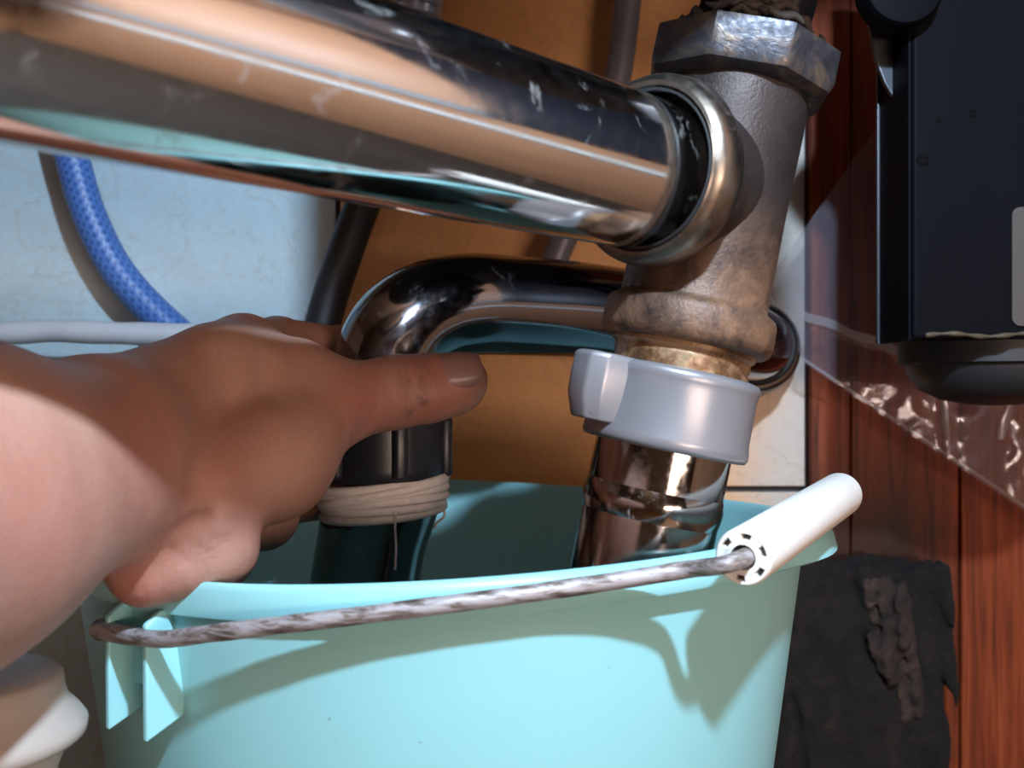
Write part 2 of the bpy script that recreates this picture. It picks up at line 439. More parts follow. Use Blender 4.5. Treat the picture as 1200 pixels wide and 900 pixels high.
G().box(404, 420, 185, WALL - 8, 62, 420).obj('reflect_trim_4', M['dark_reflect'], smooth=False, kind='structure')  # dark board added so the chrome pipe mirrors a dark area
G().box(408, 420, -58, WALL - 8, -14, 10).obj('reflect_trim_5', M['pale_reflect'], smooth=False, kind='structure')  # pale batten added for the white line mirrored in the pipe
G().box(410, 420, -58, 184, 48, 84).obj('reflect_trim_6', M['grey_reflect'], smooth=False, kind='structure')  # grey strip added for the grey band mirrored in the pipe
kf = G().box(-2000, 2000, -1700, -78, -400, -380).obj('trim_1', M['kitchen_floor'], smooth=False, kind='structure')
kw = G().box(-2000, 2000, -1720, -1700, -380, 2000).obj('wall_front', M['kitchen_wall'], smooth=False, kind='structure')

# ------------------------------------------------------------------ bucket
BC = Vector((-24.0, 370.0, -48.0)); TILT = math.radians(-0.4)
bk = root('bucket', (-24, 370, -287), 'pale teal plastic bucket with wire handle standing under the drain pipes', 'bucket')
RB = Matrix.Rotation(TILT, 4, 'Y')
def bw(p):                     # bucket-local mm -> world mm
    q = RB @ Vector(p) + BC          # rim slightly warped by the pull of the handle
    q.z += -0.000346 * p[0] * p[1] * max(0.0, 1 + p[2] / 236.0)
    return tuple(q)
H = 236.0
tap = lambda z, r0: r0 + 0.135 * z          # z negative downwards
prof = [(-H + 3, 0.1), (-H + 3, tap(-H, 124)), (-H + 8, tap(-H + 6, 125.4))] + [(z, tap(z, 125.4)) for z in (-200, -150, -100, -60, -30, -12)] + \
       [(-4, 125.6), (-1.5, 126.0), (-0.3, 126.8), (0, 127.6), (0, 129.0), (-0.5, 130.0), (-1.8, 130.7), (-4, 131.0), (-8.4, 131.4),
        (-9.0, 131.0), (-9.0, 130.2), (-8.4, 129.8), (-4.5, 129.4), (-3.2, 128.9), (-3.2, 128.2), (-5, 127.9)] + \
       [(z, tap(z, 128.0)) for z in (-12, -30, -60, -100, -150, -200)] + [(-H + 4, tap(-H, 127.6)), (-H, tap(-H, 126)), (-H, 0.1)]
def lipk(t):
    da = math.atan2(math.sin(t + 0.30), math.cos(t + 0.30))
    e = (t - math.radians(240)) / math.radians(45)
    return 0.25 + 0.95 * min(1, max(0, e)) + 1.75 * math.exp(-(da / 0.34) ** 4)
g = G()
n = 128; vs = []; fs = []
for (z, r) in prof:
    for k in range(n):
        t = 2 * math.pi * k / n; da = math.atan2(math.sin(t - 0.12), math.cos(t - 0.12))
        if r > 128.1 and z > -12: r2 = 128.1 + (r - 128.1) * lipk(t)
        else: r2 = r
        vs.append(bw((r2 * math.cos(t), r2 * math.sin(t), z)))
for i in range(len(prof) - 1):
    for k in range(n):
        fs.append((i * n + k, i * n + (k + 1) % n, (i + 1) * n + (k + 1) % n, (i + 1) * n + k))
g.add(vs, fs).obj('shell', M['teal'], bk, weld=True, angle=50)

wt_ = G(); vs = []; fs = []  # unseen dark water, added to soak up light bouncing in the bucket
for (z, r) in ((-228, 20), (-228, tap(-228, 125) - 1), (-112.5, tap(-112, 125.4) - 0.4), (-112, tap(-112, 125.4) - 0.6), (-112, 20)):
    for k in range(64):
        t = 2 * math.pi * k / 64; vs.append((BC.x + r * math.cos(t), BC.y + r * math.sin(t), BC.z + z))
for i in range(4):
    for k in range(64): fs.append((i * 64 + k, i * 64 + (k + 1) % 64, (i + 1) * 64 + (k + 1) % 64, (i + 1) * 64 + k))
fs += [tuple(range(64)), tuple(range(256, 320))]
tag(wt_.add(vs, fs).obj('added_water', M['dark_water'], angle=40), 'dark water added low inside the teal bucket to cut bounced light', 'water')
pv = Vector((-0.574, -0.819, 0)); pv.normalize()
pt = Vector((pv.y * -1, pv.x, 0))            # to the right along the front
Rrot = RB.to_3x3()
for sgn, nm in ((1, 'front'), (-1, 'rear')):
    nrm = pv * sgn; tg = pt * sgn
    wn, wt, wz = (Rrot @ nrm), (Rrot @ tg), (Rrot @ Vector((0, 0, 1)))
    b0 = bw(nrm * 121)
    lug = G()
    # back plate and two straight fins for the wire end
    lug.prism([(-8, -8), (8, -8), (8, -30), (-8, -30)], b0, wt, wz, wn, 6.4)
    for s in (-9.2, 7.2):
        lug.prism([(0, -8), (9, -8), (13.5, -11), (13.5, -41), (2, -37)], Vector(b0) + wt * s, wn, wz, wt, 2.0)
    lug.obj('handle_lug', M['teal'], bk, smooth=True, angle=30, bevel=0.0006)

# bail: lies down on the front right of the rim
def bail_pt(phi, r, z):
    d = pv * math.cos(phi) + pt * math.sin(phi)
    return (BC.x + d.x * r, BC.y + d.y * r, z)
gN = Vector((55.3, 238.5, -41.6)); gF = Vector((107.6, 326, -36.0))
gd = (gF - gN).normalized()
bail = [tuple(Vector(bw(pv * 133 - pt * 13)) + Vector((0, 0, -14.5))), tuple(Vector(bw(pv * 133.5 - pt * 10)) + Vector((0, 0, -14.5)))]
for px, py, r in ((185, 749, 135.0), (250, 742, 136.4), (320, 733.5, 135.6), (400, 724, 134.4), (550, 705, 133.8), (700, 684, 136.0), (800, 668, 143)):
    lo, hi = 150.0, 300.0                     # depth where the view ray meets radius r in front of the bucket axis
    for _ in range(40):
        md = (lo + hi) / 2; q = P(px, py, md)
        if math.hypot(q[0] - BC.x, q[1] - BC.y) > r: lo = md
        else: hi = md
    bail.append(P(px, py, lo))
bail += [tuple(gN - gd * 3), tuple(gN + gd * 40), tuple(gF + gd * 3)]
for k, (ph, z) in enumerate(((120, -48), (140, -57), (162, -62))):
    bail.append(bail_pt(math.radians(ph), 141, z))
bail += [tuple(Vector(bw(-pv * 138)) + Vector((0, 0, -15))), tuple(Vector(bw(-pv * 127)) + Vector((0, 0, -15.5)))]
hw = G().tube(bail, [2.9, 2.7] + [2.2] * (len(bail) - 2), 20, 10, wob=lambda t, th: 1 + 0.035 * math.sin(t * 130) * math.cos(th * 2 + t * 40)).obj('handle', M['wire'], bk)
grip = G()
L = (gF - gN).length
outer = [(0, 5.9), (0, 6.5), (0.5, 6.95), (1.2, 7.05), (L - 1.2, 7.05), (L - 0.5, 6.95), (L, 6.5), (L, 5.9), (L - 12, 5.8), (L / 2, 5.8), (12, 5.8), (0, 5.9)]
grip.lathe(gN, gd, outer, 48, caps=False)
inner = [(0.1, 3.1), (0.1, 4.4), (14, 4.4), (L - 14, 4.4), (L - 0.1, 4.4), (L - 0.1, 3.1), (L - 14, 3.1), (14, 3.1), (0.1, 3.1)]
grip.lathe(gN, gd, inner, 32, caps=False)
gu = gd.cross(Vector((0, 1, 0.13))).normalized(); gw = gd.cross(gu)
for base, sg in ((gN + gd * 0.1, 1), (gF - gd * 0.1, -1)):
    for k in range(6):
        a0 = math.radians(k * 60 + 13); a1 = math.radians(k * 60 + 46)
        poly = [(4.2 * math.cos(a), 4.2 * math.sin(a)) for a in np.linspace(a0, a1, 4)] + [(6.1 * math.cos(a), 6.1 * math.sin(a)) for a in np.linspace(a1, a0, 4)]
        grip.prism(poly, base, gu, gw, gd * sg, 14)
go = grip.obj('grip', M['grip'], hw, angle=40); go['label'] = 'white hollow plastic grip'

# ------------------------------------------------------------------ upper chrome drain pipe and tee
pA = Vector((-77, 150, 56.5)); pB = Vector((31, 262, 56.0)); pd = (pB - pA).normalized()
start = pA - pd * 130
Lp = (pB - start).length
dp = G().lathe(start, pd, [(0, 18.5), (0, 20), (Lp * 0.25, 20), (Lp * 0.5, 20), (Lp * 0.75, 20), (Lp + 6, 20), (Lp + 6, 18.5), (0, 18.5)], 96, caps=False)
tag(dp.obj('drain_pipe', M['chrome'], angle=40), 'large shiny chrome drain pipe crossing the upper left into the tee', 'pipe')

tT = Vector(P(873, 58, 285)); tB = Vector(P(748, 668, 283)); ta = (tB - tT).normalized()
def tpos(py):                  # point on the tee axis that shows at image row py
    k = (py - 58.0) / (668 - 58.0); return tT.lerp(tB, k)
def tl(py): return (tpos(py) - tT).length
def span(rows):                # (row, radius) -> profile along tee axis
    return [(tl(y), r) for y, r in rows]
tee = root('drain_tee', tuple(tpos(330)), 'tarnished cast metal drain tee with rusty lower bead joining the pipes', 'pipe fitting')
G().lathe(tT, ta, span([(100, 15), (100, 20.6), (140, 20.8), (250, 20.6), (330, 20.8), (354, 20.9), (358, 21.3), (361, 22.6), (364, 23.7), (370, 24.3), (394, 24.5), (402, 24.0), (407, 22.5), (408, 17)]), 72).obj('body', M['cast'], tee, angle=55)
G().lathe(tT, ta, span([(404, 17), (405, 20.2), (412, 20.4), (416, 19.2), (422, 19.6), (428, 19.0), (434, 19.6), (440, 19.0), (470, 19.2), (470, 15)]), 64).obj('threaded_neck', M['rusty'], tee, angle=50)
# branch socket: boss from the tee axis out to the collar
cF = Vector((31.0, 255.5, 56.0)) + Vector((4.0, 4.5, 0))
G().lathe(cF + pd * 8, pd, [(0, 21.0), (6, 21.6), (16, 20.0), (24, 18)], 56).obj('branch_socket', M['cast'], tee, angle=50)
cl = [(-0.8, 21.0), (-2.0, 21.6), (-2.2, 22.6), (-1.2, 24.0), (0.8, 24.9), (5.0, 25.3), (6.2, 24.8), (6.8, 23.8), (9.5, 23.5), (10.4, 22.6), (10.6, 20.6), (1.5, 20.6), (-0.8, 21.0)]
G().lathe(cF, pd, cl, 96, caps=False, wob=lambda i, th: 1 + 0.004 * math.sin(th * 3)).obj('branch_collar', M['collar'], tee, angle=45)
G().lathe(cF + pd * -1.4, pd, [(0, 20.1), (0, 21.0), (2.5, 21.0), (2.5, 20.1), (0, 20.1)], 64, caps=False).obj('washer', M['black_rubber'], tee)
# old octagonal compression nut on top
def octo(i, th):
    return 1.0 / max(abs(math.cos(((th + 0.25) % (math.pi / 4)) - math.pi / 8)), 0.1) * 0.955
G().lathe(tT, ta, span([(46, 17), (46, 22.5), (52, 25.2), (60, 26.3), (96, 26.4), (106, 25.4), (112, 23.0), (114, 20), (114, 17)]), 96, wob=octo).obj('compression_nut', M['old_nut'], tee, angle=35)
pk = G()
rnd = random.Random(3)
for k in range(46):            # frayed hemp packing squeezed out above the nut
    a = rnd.uniform(0, 6.283); u = ta.cross(Vector((0, 1, 0))).normalized(); w_ = ta.cross(u)
    c0 = tpos(40 + rnd.uniform(-8, 8)); pts = []
    r0 = rnd.uniform(16.5, 20.5)
    for q in range(4):
        aa = a + q * 0.16; rr = r0 + rnd.uniform(-0.9, 1.2)
        pts.append(tuple(c0 + (u * math.cos(aa) + w_ * math.sin(aa)) * rr + ta * rnd.uniform(-1.8, 1.8)))
    pk.tube(pts, [0.5, 1.3, 1.2, 0.3], 6, 3)
pk.lathe(tT, ta, span([(26, 15.5), (30, 17.5), (40, 18.5), (48, 19.5)]), 40, wob=lambda i, th: 1 + 0.03 * math.sin(th * 9 + i))
pk.obj('packing', M['packing'], tee, kind='stuff')
# dark elbow rising to the sink
e0 = tpos(52)
el = G().tube([tuple(e0), tuple(tpos(36)), (71, 284, 112), (70, 281, 126)], [15.6, 15.8, 16, 16], 40, 8)
tag(el.obj('sink_elbow', M['gloss_black'], angle=40), 'dark shiny elbow pipe entering the top nut of the tee', 'pipe')

# strainer added to shade the tile, and sink bowl, unseen above
st = root('shade_strainer', (50, 264, 125), 'dark strainer body added above the elbow, out of frame, to shade the tile', 'sink strainer')
G().lathe((50, 264, 125), (0, 0, 1), [(0, 20), (0, 59), (2, 61), (8, 61.5), (88, 61.5), (90, 63), (93.5, 63), (93.5, 40)], 56).obj('body', M['gloss_black'], st, angle=45)
ov = G().tube([(12, 240, 146), (4, 226, 126), (-4, 204, 118), (-14, 176, 116), (-28, 140, 118), (-60, 96, 128), (-120, 60, 150), (-200, 60, 215)], [9, 10, 11, 11, 11, 11, 11, 11], 20, 8)  # unseen hose added to cast shade on the finger tops
tag(ov.obj('shade_hose', M['black_rubber']), 'black hose added above the chrome pipe, out of frame, to shade the fingers', 'hose')
sk = G().lathe((40, 330, 219), (0, 0, 1), [(0, 20), (0, 160), (16, 184), (50, 190), (190, 194)], 72, caps=False)
tag(sk.obj('sink_bowl', M['enamel']), 'steel sink bowl above the strainer, out of frame at the top', 'sink')

# silver slip nut with an ear
sn = root('slip_nut', tuple(tpos(485)), 'matte silver grey slip nut with one ear clamped under the tee', 'nut')
G().lathe(tT, ta, span([(437, 19.6), (436, 21.2), (438, 22.8), (443, 23.6), (449, 23.2), (456, 23.0), (505, 23.2), (514, 23.6), (521, 23.7), (526, 23.0), (527, 21), (526, 19.6), (437, 19.6)]), 80, caps=False).obj('ring', M['silver'], sn, angle=60)
up = -ta
ex = Vector((-0.90, -0.42, 0)); ex = (ex - up * ex.dot(up)).normalized(); ey = up.cross(ex)
for k in range(1):
    rot = Matrix.Rotation(k * math.pi, 3, up); axx = rot @ ex; ayy = rot @ ey
    cen = tpos(476)
    pr = G()
    # ear seen from above: a block with rounded outer corners, lower edge cut back
    prof_top = [(17, -9), (27, -8), (31.5, -5.5), (33, -1), (32, 4.5), (28, 7.5), (17, 8.5)]
    n_ = len(prof_top); vs = []; fs = []
    for (dz, sc) in ((10.0, 0.965), (9.0, 0.995), (4, 1.0), (-2, 0.985), (-8.5, 0.84)):
        for (a, b) in prof_top: vs.append(tuple(cen + axx * (17 + (a - 17) * (1 if dz > -2 else sc)) * (sc if dz > 5 else 1) + ayy * b * sc + up * dz))
    for i in range(4):
        for q in range(n_): fs.append((i * n_ + q, i * n_ + (q + 1) % n_, (i + 1) * n_ + (q + 1) % n_, (i + 1) * n_ + q))
    fs += [tuple(range(n_)), tuple(range(4 * n_, 5 * n_))]
    pr.add(vs, fs).obj('ear', M['silver'], sn, bevel=0.0012, angle=35)

# U-bend in the bucket
LX, LY = -45.0, 362.0
tb1 = tpos(690)
ub = root('trap_bend', (-10, 320, -150), 'stained chrome U-bend trap dipping into the bucket', 'pipe')
leg = [tuple(tpos(470)), tuple(tpos(560)), tuple(tb1), tuple(tb1 + ta * 35), tuple(tb1 + ta * 62 + Vector((-6, 5, 0))),
       (-2, 305, -158), (-26, 328, -166), (-46, 348, -156), (-53, 359, -136), (-54, 361, -110), (-54, 361, -80), (-51, 361, -58), (-47, 361, -42), (-46, 362, -30)]
rad = [19.2, 19.4, 19.4, 19.4, 19.4, 19.4, 19.4, 19.4, 19.4, 19.4, 19.6, 19.6, 20.6, 20.6]
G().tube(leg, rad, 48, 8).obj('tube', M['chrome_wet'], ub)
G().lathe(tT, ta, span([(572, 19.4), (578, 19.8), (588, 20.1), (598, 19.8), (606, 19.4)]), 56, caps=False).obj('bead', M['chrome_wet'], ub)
tp = G()
for k in range(7):             # turns of sealing tape around the thread
    z0 = -34.5 - k * 1.9; ring = []
    for q in range(25):
        a = q / 24 * 2 * math.pi; rr = 22.6 + 0.5 * math.sin(k * 2.1 + a * 2) - 0.25 * abs(k - 2)
        ring.append((-46.5 + rr * math.cos(a), 361.5 + rr * math.sin(a), z0 + 1.3 * math.sin(a * 1 + k * 0.9) + 2.6 * math.cos(a)))
    tp.tube(ring, 1.55, 8, 2, caps=False)
tpo = tp.obj('sealing_tape', M['tape'], ub); tpo['label'] = 'white sealing tape wound round the thread'
for pts in ([P(516, 592, 342), P(521, 600, 340), P(519, 607, 339), P(512, 612, 339), P(509, 619, 339)], [P(464, 600, 339), P(463, 620, 339.5), P(464, 640, 340), P(463, 668, 341)]):
    G().tube([tuple(p) for p in pts], 0.45, 6, 4).obj('loose_thread', M['tape'], tpo)

# black coupling nut
cn = root('coupling_nut', (-46, 361, -20), 'black plastic coupling nut on the left trap leg under the thumb', 'nut')
G().lathe((-46, 361, 6), (0, 0, -1), [(0, 19), (0, 21.5), (1.5, 22.3), (6, 22.4), (36, 22.6), (39.5, 22.4), (40.5, 21.6), (40.5, 19)], 64).obj('ring', M['black_plastic'], cn, angle=40)
for k in range(6):
    a = math.radians(-70 + k * 60); d = Vector((math.cos(a), math.sin(a), 0)); t_ = Vector((-d.y, d.x, 0))
    G().prism([(-3.2, 0), (3.2, 0), (2.0, 3.4), (-2.0, 3.4)], Vector((-46, 361, -12)) + d * 21.6, t_, d, Vector((0, 0, -1)), 21).obj('rib', M['black_plastic'], cn, bevel=0.0012)

# outlet pipe: rises from the left leg, bends over and runs back to the wall
op = root('outlet_pipe', (0, 395, 30), 'dark chrome bent outlet pipe running behind the tee to the wall', 'pipe')
path = [(-46, 361, -12), (-46, 361, 0), (-45, 362, 9), (-40, 364, 19), (-30, 369, 26.5), (-16, 377, 30), (0, 388, 30.5), (30, 407, 30), (62, 428, 27), (92, 452, 23), (112, 474, 20), (121, 494, 19), (124, 512, 18.5), (124.5, 531, 18.5)]
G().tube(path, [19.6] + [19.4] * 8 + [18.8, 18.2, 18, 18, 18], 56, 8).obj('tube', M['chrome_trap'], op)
G().lathe((124.3, 506, 18.5), (0.02, 1, 0), [(0, 18), (0, 20.5), (1.5, 22.5), (8, 24.5), (16, 25.6), (22, 26.2), (24.2, 26.2), (24.2, 18)], 64).obj('wall_flange', M['collar'], op, angle=45)
G().lathe((119.0, 488, 19), (0.3, 1, 0), [(0, 18), (0, 19.6), (4, 20.2), (9, 20.2), (9, 18)], 48).obj('seal_ring', M['black_rubber'], op)

# ------------------------------------------------------------------ hoses and pipes on the wall
def braided(path, r, n, m, mat, name, label, cat):
    g = G(); g.tube(path, r, n, m)
    # over-under braid: push vertices in a diamond pattern
    o = None
    rows = len(g.v) // n; attr = []
    return g, rows
hp = [P(62, 60, 505), P(72, 130, 505), P(86, 190, 506), P(106, 255, 507), P(140, 320, 509), P(196, 380, 511), P(262, 430, 512), P(330, 470, 512)]
g = G(); NB = 40; g.tube(hp, 8.4, NB, 34)
rows = len(g.v) // NB; br = []
cent = [sum((g.v[i * NB + k] for k in range(NB)), Vector()) / NB for i in range(rows)]
for i in range(rows):
    for k in range(NB):
        u_ = i * 0.62; v_ = k / NB * 2 * math.pi * 5
        s = math.sin(u_ + v_) ; t = math.sin(u_ - v_)
        h = max(abs(s), abs(t)); br.append(min(1, max(0, (h - 0.62) * 3.2)))
        p = g.v[i * NB + k]; g.v[i * NB + k] = cent[i] + (p - cent[i]) * (1 + 0.05 * (h - 0.8))
tag(g.obj('water_hose', M['hose'], attrs={'braid': br}), 'blue braided water hose curving down the lit tile at left', 'hose')
g = G().tube([P(-60, 391, 488), P(0, 391, 488), P(60, 388, 488.5), P(120, 390, 488), P(180, 391.5, 489), P(240, 393, 490), P(330, 400, 492), P(420, 420, 495)], 5.6, 20, 8,
             wob=lambda t, th: 1 + 0.03 * math.sin(t * 37))
tag(g.obj('conduit', M['conduit']), 'thin pale grey conduit running level along the wall behind the wrist', 'pipe')
bh = root('connector_hose', P(450, 180, 485), 'black rubber hose hanging from a bluish chrome connector behind the big pipe', 'hose')
G().tube([P(488, 12, 485), P(478, 60, 485), P(455, 150, 485), P(434, 215, 484), P(412, 275, 482), P(388, 345, 478), P(374, 400, 474), P(366, 450, 470)], 8.6, 24, 8).obj('tube', M['black_rubber'], bh)
c0 = Vector(P(492, -20, 485)); c1 = Vector(P(487, 32, 485)); cd = (c1 - c0).normalized(); lc = (c1 - c0).length
G().lathe(c0 - cd * 12, cd, [(0, 8), (0, 10.5), (10, 10.8), (14, 11), (15, 12.2), (22, 12.3), (23, 11.6), (24.5, 11.6), (25.3, 12.2), (27, 12.1), (28, 11.3), (29.5, 11.3), (30.5, 11.7), (lc + 12, 11), (lc + 13, 8)], 32).obj('connector', M['connector'], bh, angle=40)
g = G().tube([P(745, -60, 505), P(736, 0, 505), P(724, 90, 506), P(700, 180, 506), P(652, 300, 505), P(630, 350, 504), P(612, 400, 503)], 6.9, 24, 8)
tag(g.obj('grey_tube', M['greypipe']), 'slender grey tube on the tile behind the tee', 'pipe')

# ------------------------------------------------------------------ dark box, foot, film, timber on the right
BY = 365.0
BX0 = P(1065, 200, BY)[0]
zb = P(1065, 400, BY)[2]
mb = root('metal_box', (BX0 + 50, BY + 20, zb), 'dark metal appliance box mounted at the upper right with a small pale plate', 'box')
G().box(BX0 + 1.5, BX0 + 190, BY, BY + 28, zb + 1.0, 205).obj('body', M['box'], mb, smooth=False, bevel=0.0015)
G().box(BX0, BX0 + 1.4, BY + 0.6, BY + 30, zb, 205).obj('side_flange', M['box'], mb, smooth=False, bevel=0.001)
G().box(BX0 - 1.0, BX0 + 0.2, BY + 28.6, BY + 30.4, zb, 180).obj('flange_edge', M['edge'], mb, smooth=False, bevel=0.0003)
sm = G(); pts = []
for k in range(26):
    x = BX0 + 6 + k * 4.5
    pts.append((x, BY + 0.5 * math.sin(k * 1.7), zb + 2.2 + 0.6 * math.sin(k * 0.9) + k * 0.03))
sm.tube(pts, 0.9, 8, 3, wob=lambda t, th: 1 + 0.3 * math.sin(t * 80)).obj('bottom_seam', M['brass_seam'], mb)
lp0 = P(1185, 382, BY); lp1 = P(1185, 243, BY)
def rrect(w_, h_, r):
    out = []
    for cx, cy, a in ((w_ - r, h_ - r, 0), (r, h_ - r, 90), (r, r, 180), (w_ - r, r, 270)):
        out += [(cx + r * math.cos(math.radians(a + q * 22.5)), cy + r * math.sin(math.radians(a + q * 22.5))) for q in range(5)]
    return out
lpo = G().prism(rrect(34, lp1[2] - lp0[2], 3), (lp0[0], BY + 0.1, lp0[2]), (1, 0, 0), (0, 0, 1), (0, -1, 0), 0.9).obj('label_plate', M['labelplate'], mb, smooth=False)
lpo['label'] = 'pale rounded plate'
G().prism([(0, 0), (1.5, 1.5), (4, 1.5), (4, -9), (0, -9)], (lp0[0] + 4.6, BY - 0.75, lp1[2] - 2.5), (1, 0, 0), (0, 0, 1), (0, -1, 0), 0.2).obj('plate_mark', M['hole'], lpo, smooth=False)
for px, py, r in ((1139, 134, 1.3), (1080, 188, 2.0), (1099, 142, 0.8)):
    c = P(px, py, BY + 1)
    G().lathe((c[0], BY + 0.5, c[2]), (0, -1, 0), [(0, 0.2), (0.7, r * 0.4), (0.9, r), (0.4, r * 1.25), (0, r * 1.3)], 16).obj('screw', M['hole'], mb)
# rounded bracket ear and disc above the flange
br_ = G(); c = P(1040, 50, BY + 12)
poly = [(0, -20), (0, 60), (-10, 60)] + [(-11.5 - 0.0, 50), (-12, 20), (-11.6, 8), (-9.5, -4), (-6, -13), (-3, -18)]
br_.prism(poly, (BX0 + 3, BY + 18, P(1030, 60, BY + 18)[2]), (1, 0, 0), (0, 0, 1), (0, -1, 0), 2.4)
br_.obj('bracket', M['edge'], mb, smooth=False, bevel=0.0006)
c = P(1050, -8, BY - 2)
G().lathe((c[0], BY, c[2]), (0, -1, 0), [(0, 14.5), (9, 14.5), (10.5, 13.6), (11, 12), (11, 4), (11.6, 3.5), (11.6, 0.2)], 40).obj('disc', M['box'], mb, angle=40)
c = P(1190, 402, BY + 15)
ft = G().lathe((c[0] + 4, BY + 42, zb + 2), (0, 0, -1), [(0, 10), (0, 36), (9, 36), (10, 33.5), (14, 32.5), (20, 28), (24, 20), (26, 10), (26.5, 0.5)], 48)
tag(ft.obj('rubber_foot', M['black_rubber'], angle=40), 'black rubber bulb beneath the dark metal box', 'rubber foot')

# clear film hanging behind the box
FY = 496.0
def film_point(px, py):
    d = FY
    # fold line from (935,365) to (1105,430); gentle sag and crinkles
    fx = (px - 935) * 0.357 - (py - 365)          # signed distance-like value, 0 on the fold
    d += -2.2 * math.exp(-(fx / 9.0) ** 2) + 2.2 * math.sin(px * 0.021 + py * 0.013)
    am = min(1.0, max(0.12, (px - 960) / 130.0))
    d += am * 3.2 * mnoise.noise(Vector((px * 0.018, py * 0.018, 2.0))) + am * 1.4 * mnoise.noise(Vector((px * 0.05, py * 0.05, 7.0)))
    gx = abs((px - 1105) - (py - 430) * 0.06)
    d += -3.0 * math.exp(-(gx / 8.0) ** 2) + 1.6 * math.exp(-((px - 1180 + (py - 520) * .2) / 9.0) ** 2)
    return P(px, py, d)
N1, N2 = 70, 70
top = [(1042, 128), (897, 330)]; bot = [(1250, 640), (942, 425)]
def film_uv(u, v):             # u 0..1 along from the right to the left corner, v across
    tx = 1250 + (897 - 1250) * u if u < 0 else None
    a = Vector((1262, 128)).lerp(Vector((1042, 128)), min(1, u / 0.45)) if u < 0.45 else Vector((1042, 128)).lerp(Vector((897, 332)), (u - 0.45) / 0.55)
    b = Vector((1262, 640)).lerp(Vector((942, 425)), u)
    p = a.lerp(b, v); return p
vs = []; fs = []
for i in range(N1 + 1):
    for j in range(N2 + 1):
        p = film_uv(i / N1, j / N2); vs.append(film_point(p.x, p.y))
for i in range(N1):
    for j in range(N2):
        a = i * (N2 + 1) + j; fs.append((a, a + 1, a + N2 + 2, a + N2 + 1))
fr = root('plastic_film', P(1050, 430, FY), 'crinkled clear plastic film hanging below and behind the dark box', 'plastic film')
fo = G().add(vs, fs).obj('sheet', M['film'], fr)
def strip(pts, wd, name):
    vs = []; fs = []
    for i, (x, y) in enumerate(pts):
        q = film_point(x, y); q2 = film_point(x, y + wd)
        vs += [(q[0], q[1] - 1.0, q[2]), (q2[0], q2[1] - 1.0, q2[2])]
        if i: fs.append((2 * i - 2, 2 * i - 1, 2 * i + 1, 2 * i))
    G().add(vs, fs).obj(name, M['film_fold'], fr)
strip([(932 + k * 8.7, 360 + k * 3.3 + 1.5 * math.sin(k)) for k in range(21)], 11, 'fold')
edge = [film_uv(u, 0.995) for u in np.linspace(0, 1, 40)]
strip([(p.x, p.y - 5) for p in edge], 4, 'fold')
for pts in ([(1090, 412), (1098, 425), (1105, 445), (1106, 470), (1108, 495), (1110, 515)], [(1184, 470), (1178, 492), (1172, 515)], [(1060, 505), (1072, 497), (1082, 490)]):
    vs = []; fs = []
    for i, (x, y) in enumerate(pts):
        wv = (3.0, 7, 5, 3.5, 5, 2)[i]
        q = film_point(x - wv, y); q2 = film_point(x + wv * 0.6, y); qm = film_point(x, y)
        vs += [(q[0], q[1] - 0.8, q[2]), (qm[0], qm[1] - 3.6, qm[2]), (q2[0], q2[1] - 0.8, q2[2])]
        if i: b = 3 * i; fs += [(b - 3, b - 2, b + 1, b), (b - 2, b - 1, b + 2, b + 1)]
    G().add(vs, fs).obj('crinkle', M['film_fold'], fr)

# rotten timber block and the splintered chunk on it
def rough_block(x0, x1, y0, y1, z0, z1, amp, res, sd):
    f_ = lambda p: 0
    xs = np.arange(x0 - 6, x1 + 6, res); ys = np.arange(y0 - 6, y1 + 6, res); zs = np.arange(z0 - 6, z1 + 6, res)
    Pg = np.stack(np.meshgrid(xs, ys, zs, indexing='ij'), -1)
    c = np.array([(x0 + x1) / 2, (y0 + y1) / 2, (z0 + z1) / 2]); h = np.array([(x1 - x0) / 2, (y1 - y0) / 2, (z1 - z0) / 2])
    q = np.abs(Pg - c) - h + 2
    d = np.linalg.norm(np.maximum(q, 0), axis=-1) + np.minimum(q.max(-1), 0) - 2
    rs = np.random.RandomState(sd)
    for k in range(14):
        w_ = rs.normal(size=3) * np.array([0.14, 0.14, 0.035]) * (1 + k * 0.25); d = d + amp / (1 + k * 0.35) * np.sin(Pg @ w_ + rs.uniform(0, 6.28))
    return surface_nets(d, (xs[0], ys[0], zs[0]), res)
rt = root('rotten_timber', (185, 505, -287), 'dark rotten timber block on the floor to the right of the bucket', 'timber')
v_, f_ = rough_block(124, 217, 494, 519, -282, -91, 2.0, 2.4, 4)
G().add(v_.tolist(), f_.tolist()).obj('block', M['rot'], rt)
xs = np.arange(160, 230, 1.6); ys = np.arange(478, 500, 1.6); zs = np.arange(-180, -88, 1.6)
Pg = np.stack(np.meshgrid(xs, ys, zs, indexing='ij'), -1)
d = rcone(Pg, P(1032, 695, 497), P(1050, 745, 497), 10, 9); d = smin(d, rcone(Pg, P(1050, 745, 497), P(1070, 835, 497), 8, 5), 5)
d = smin(d, rcone(Pg, P(1020, 750, 492), P(1045, 790, 492), 4, 4), 3)
rs = np.random.RandomState(23)
for k in range(12):
    w_ = rs.normal(size=3) * np.array([0.30, 0.2, 0.14]) * (1 + k * 0.3); d = d + 1.3 / (1 + k * 0.3) * np.sin(Pg @ w_ + rs.uniform(0, 6.28))
v_, f_ = surface_nets(d, (xs[0], ys[0], zs[0]), 1.6)
G().add(v_.tolist(), f_.tolist()).obj('splintered_bark', M['rot_light'], rt)

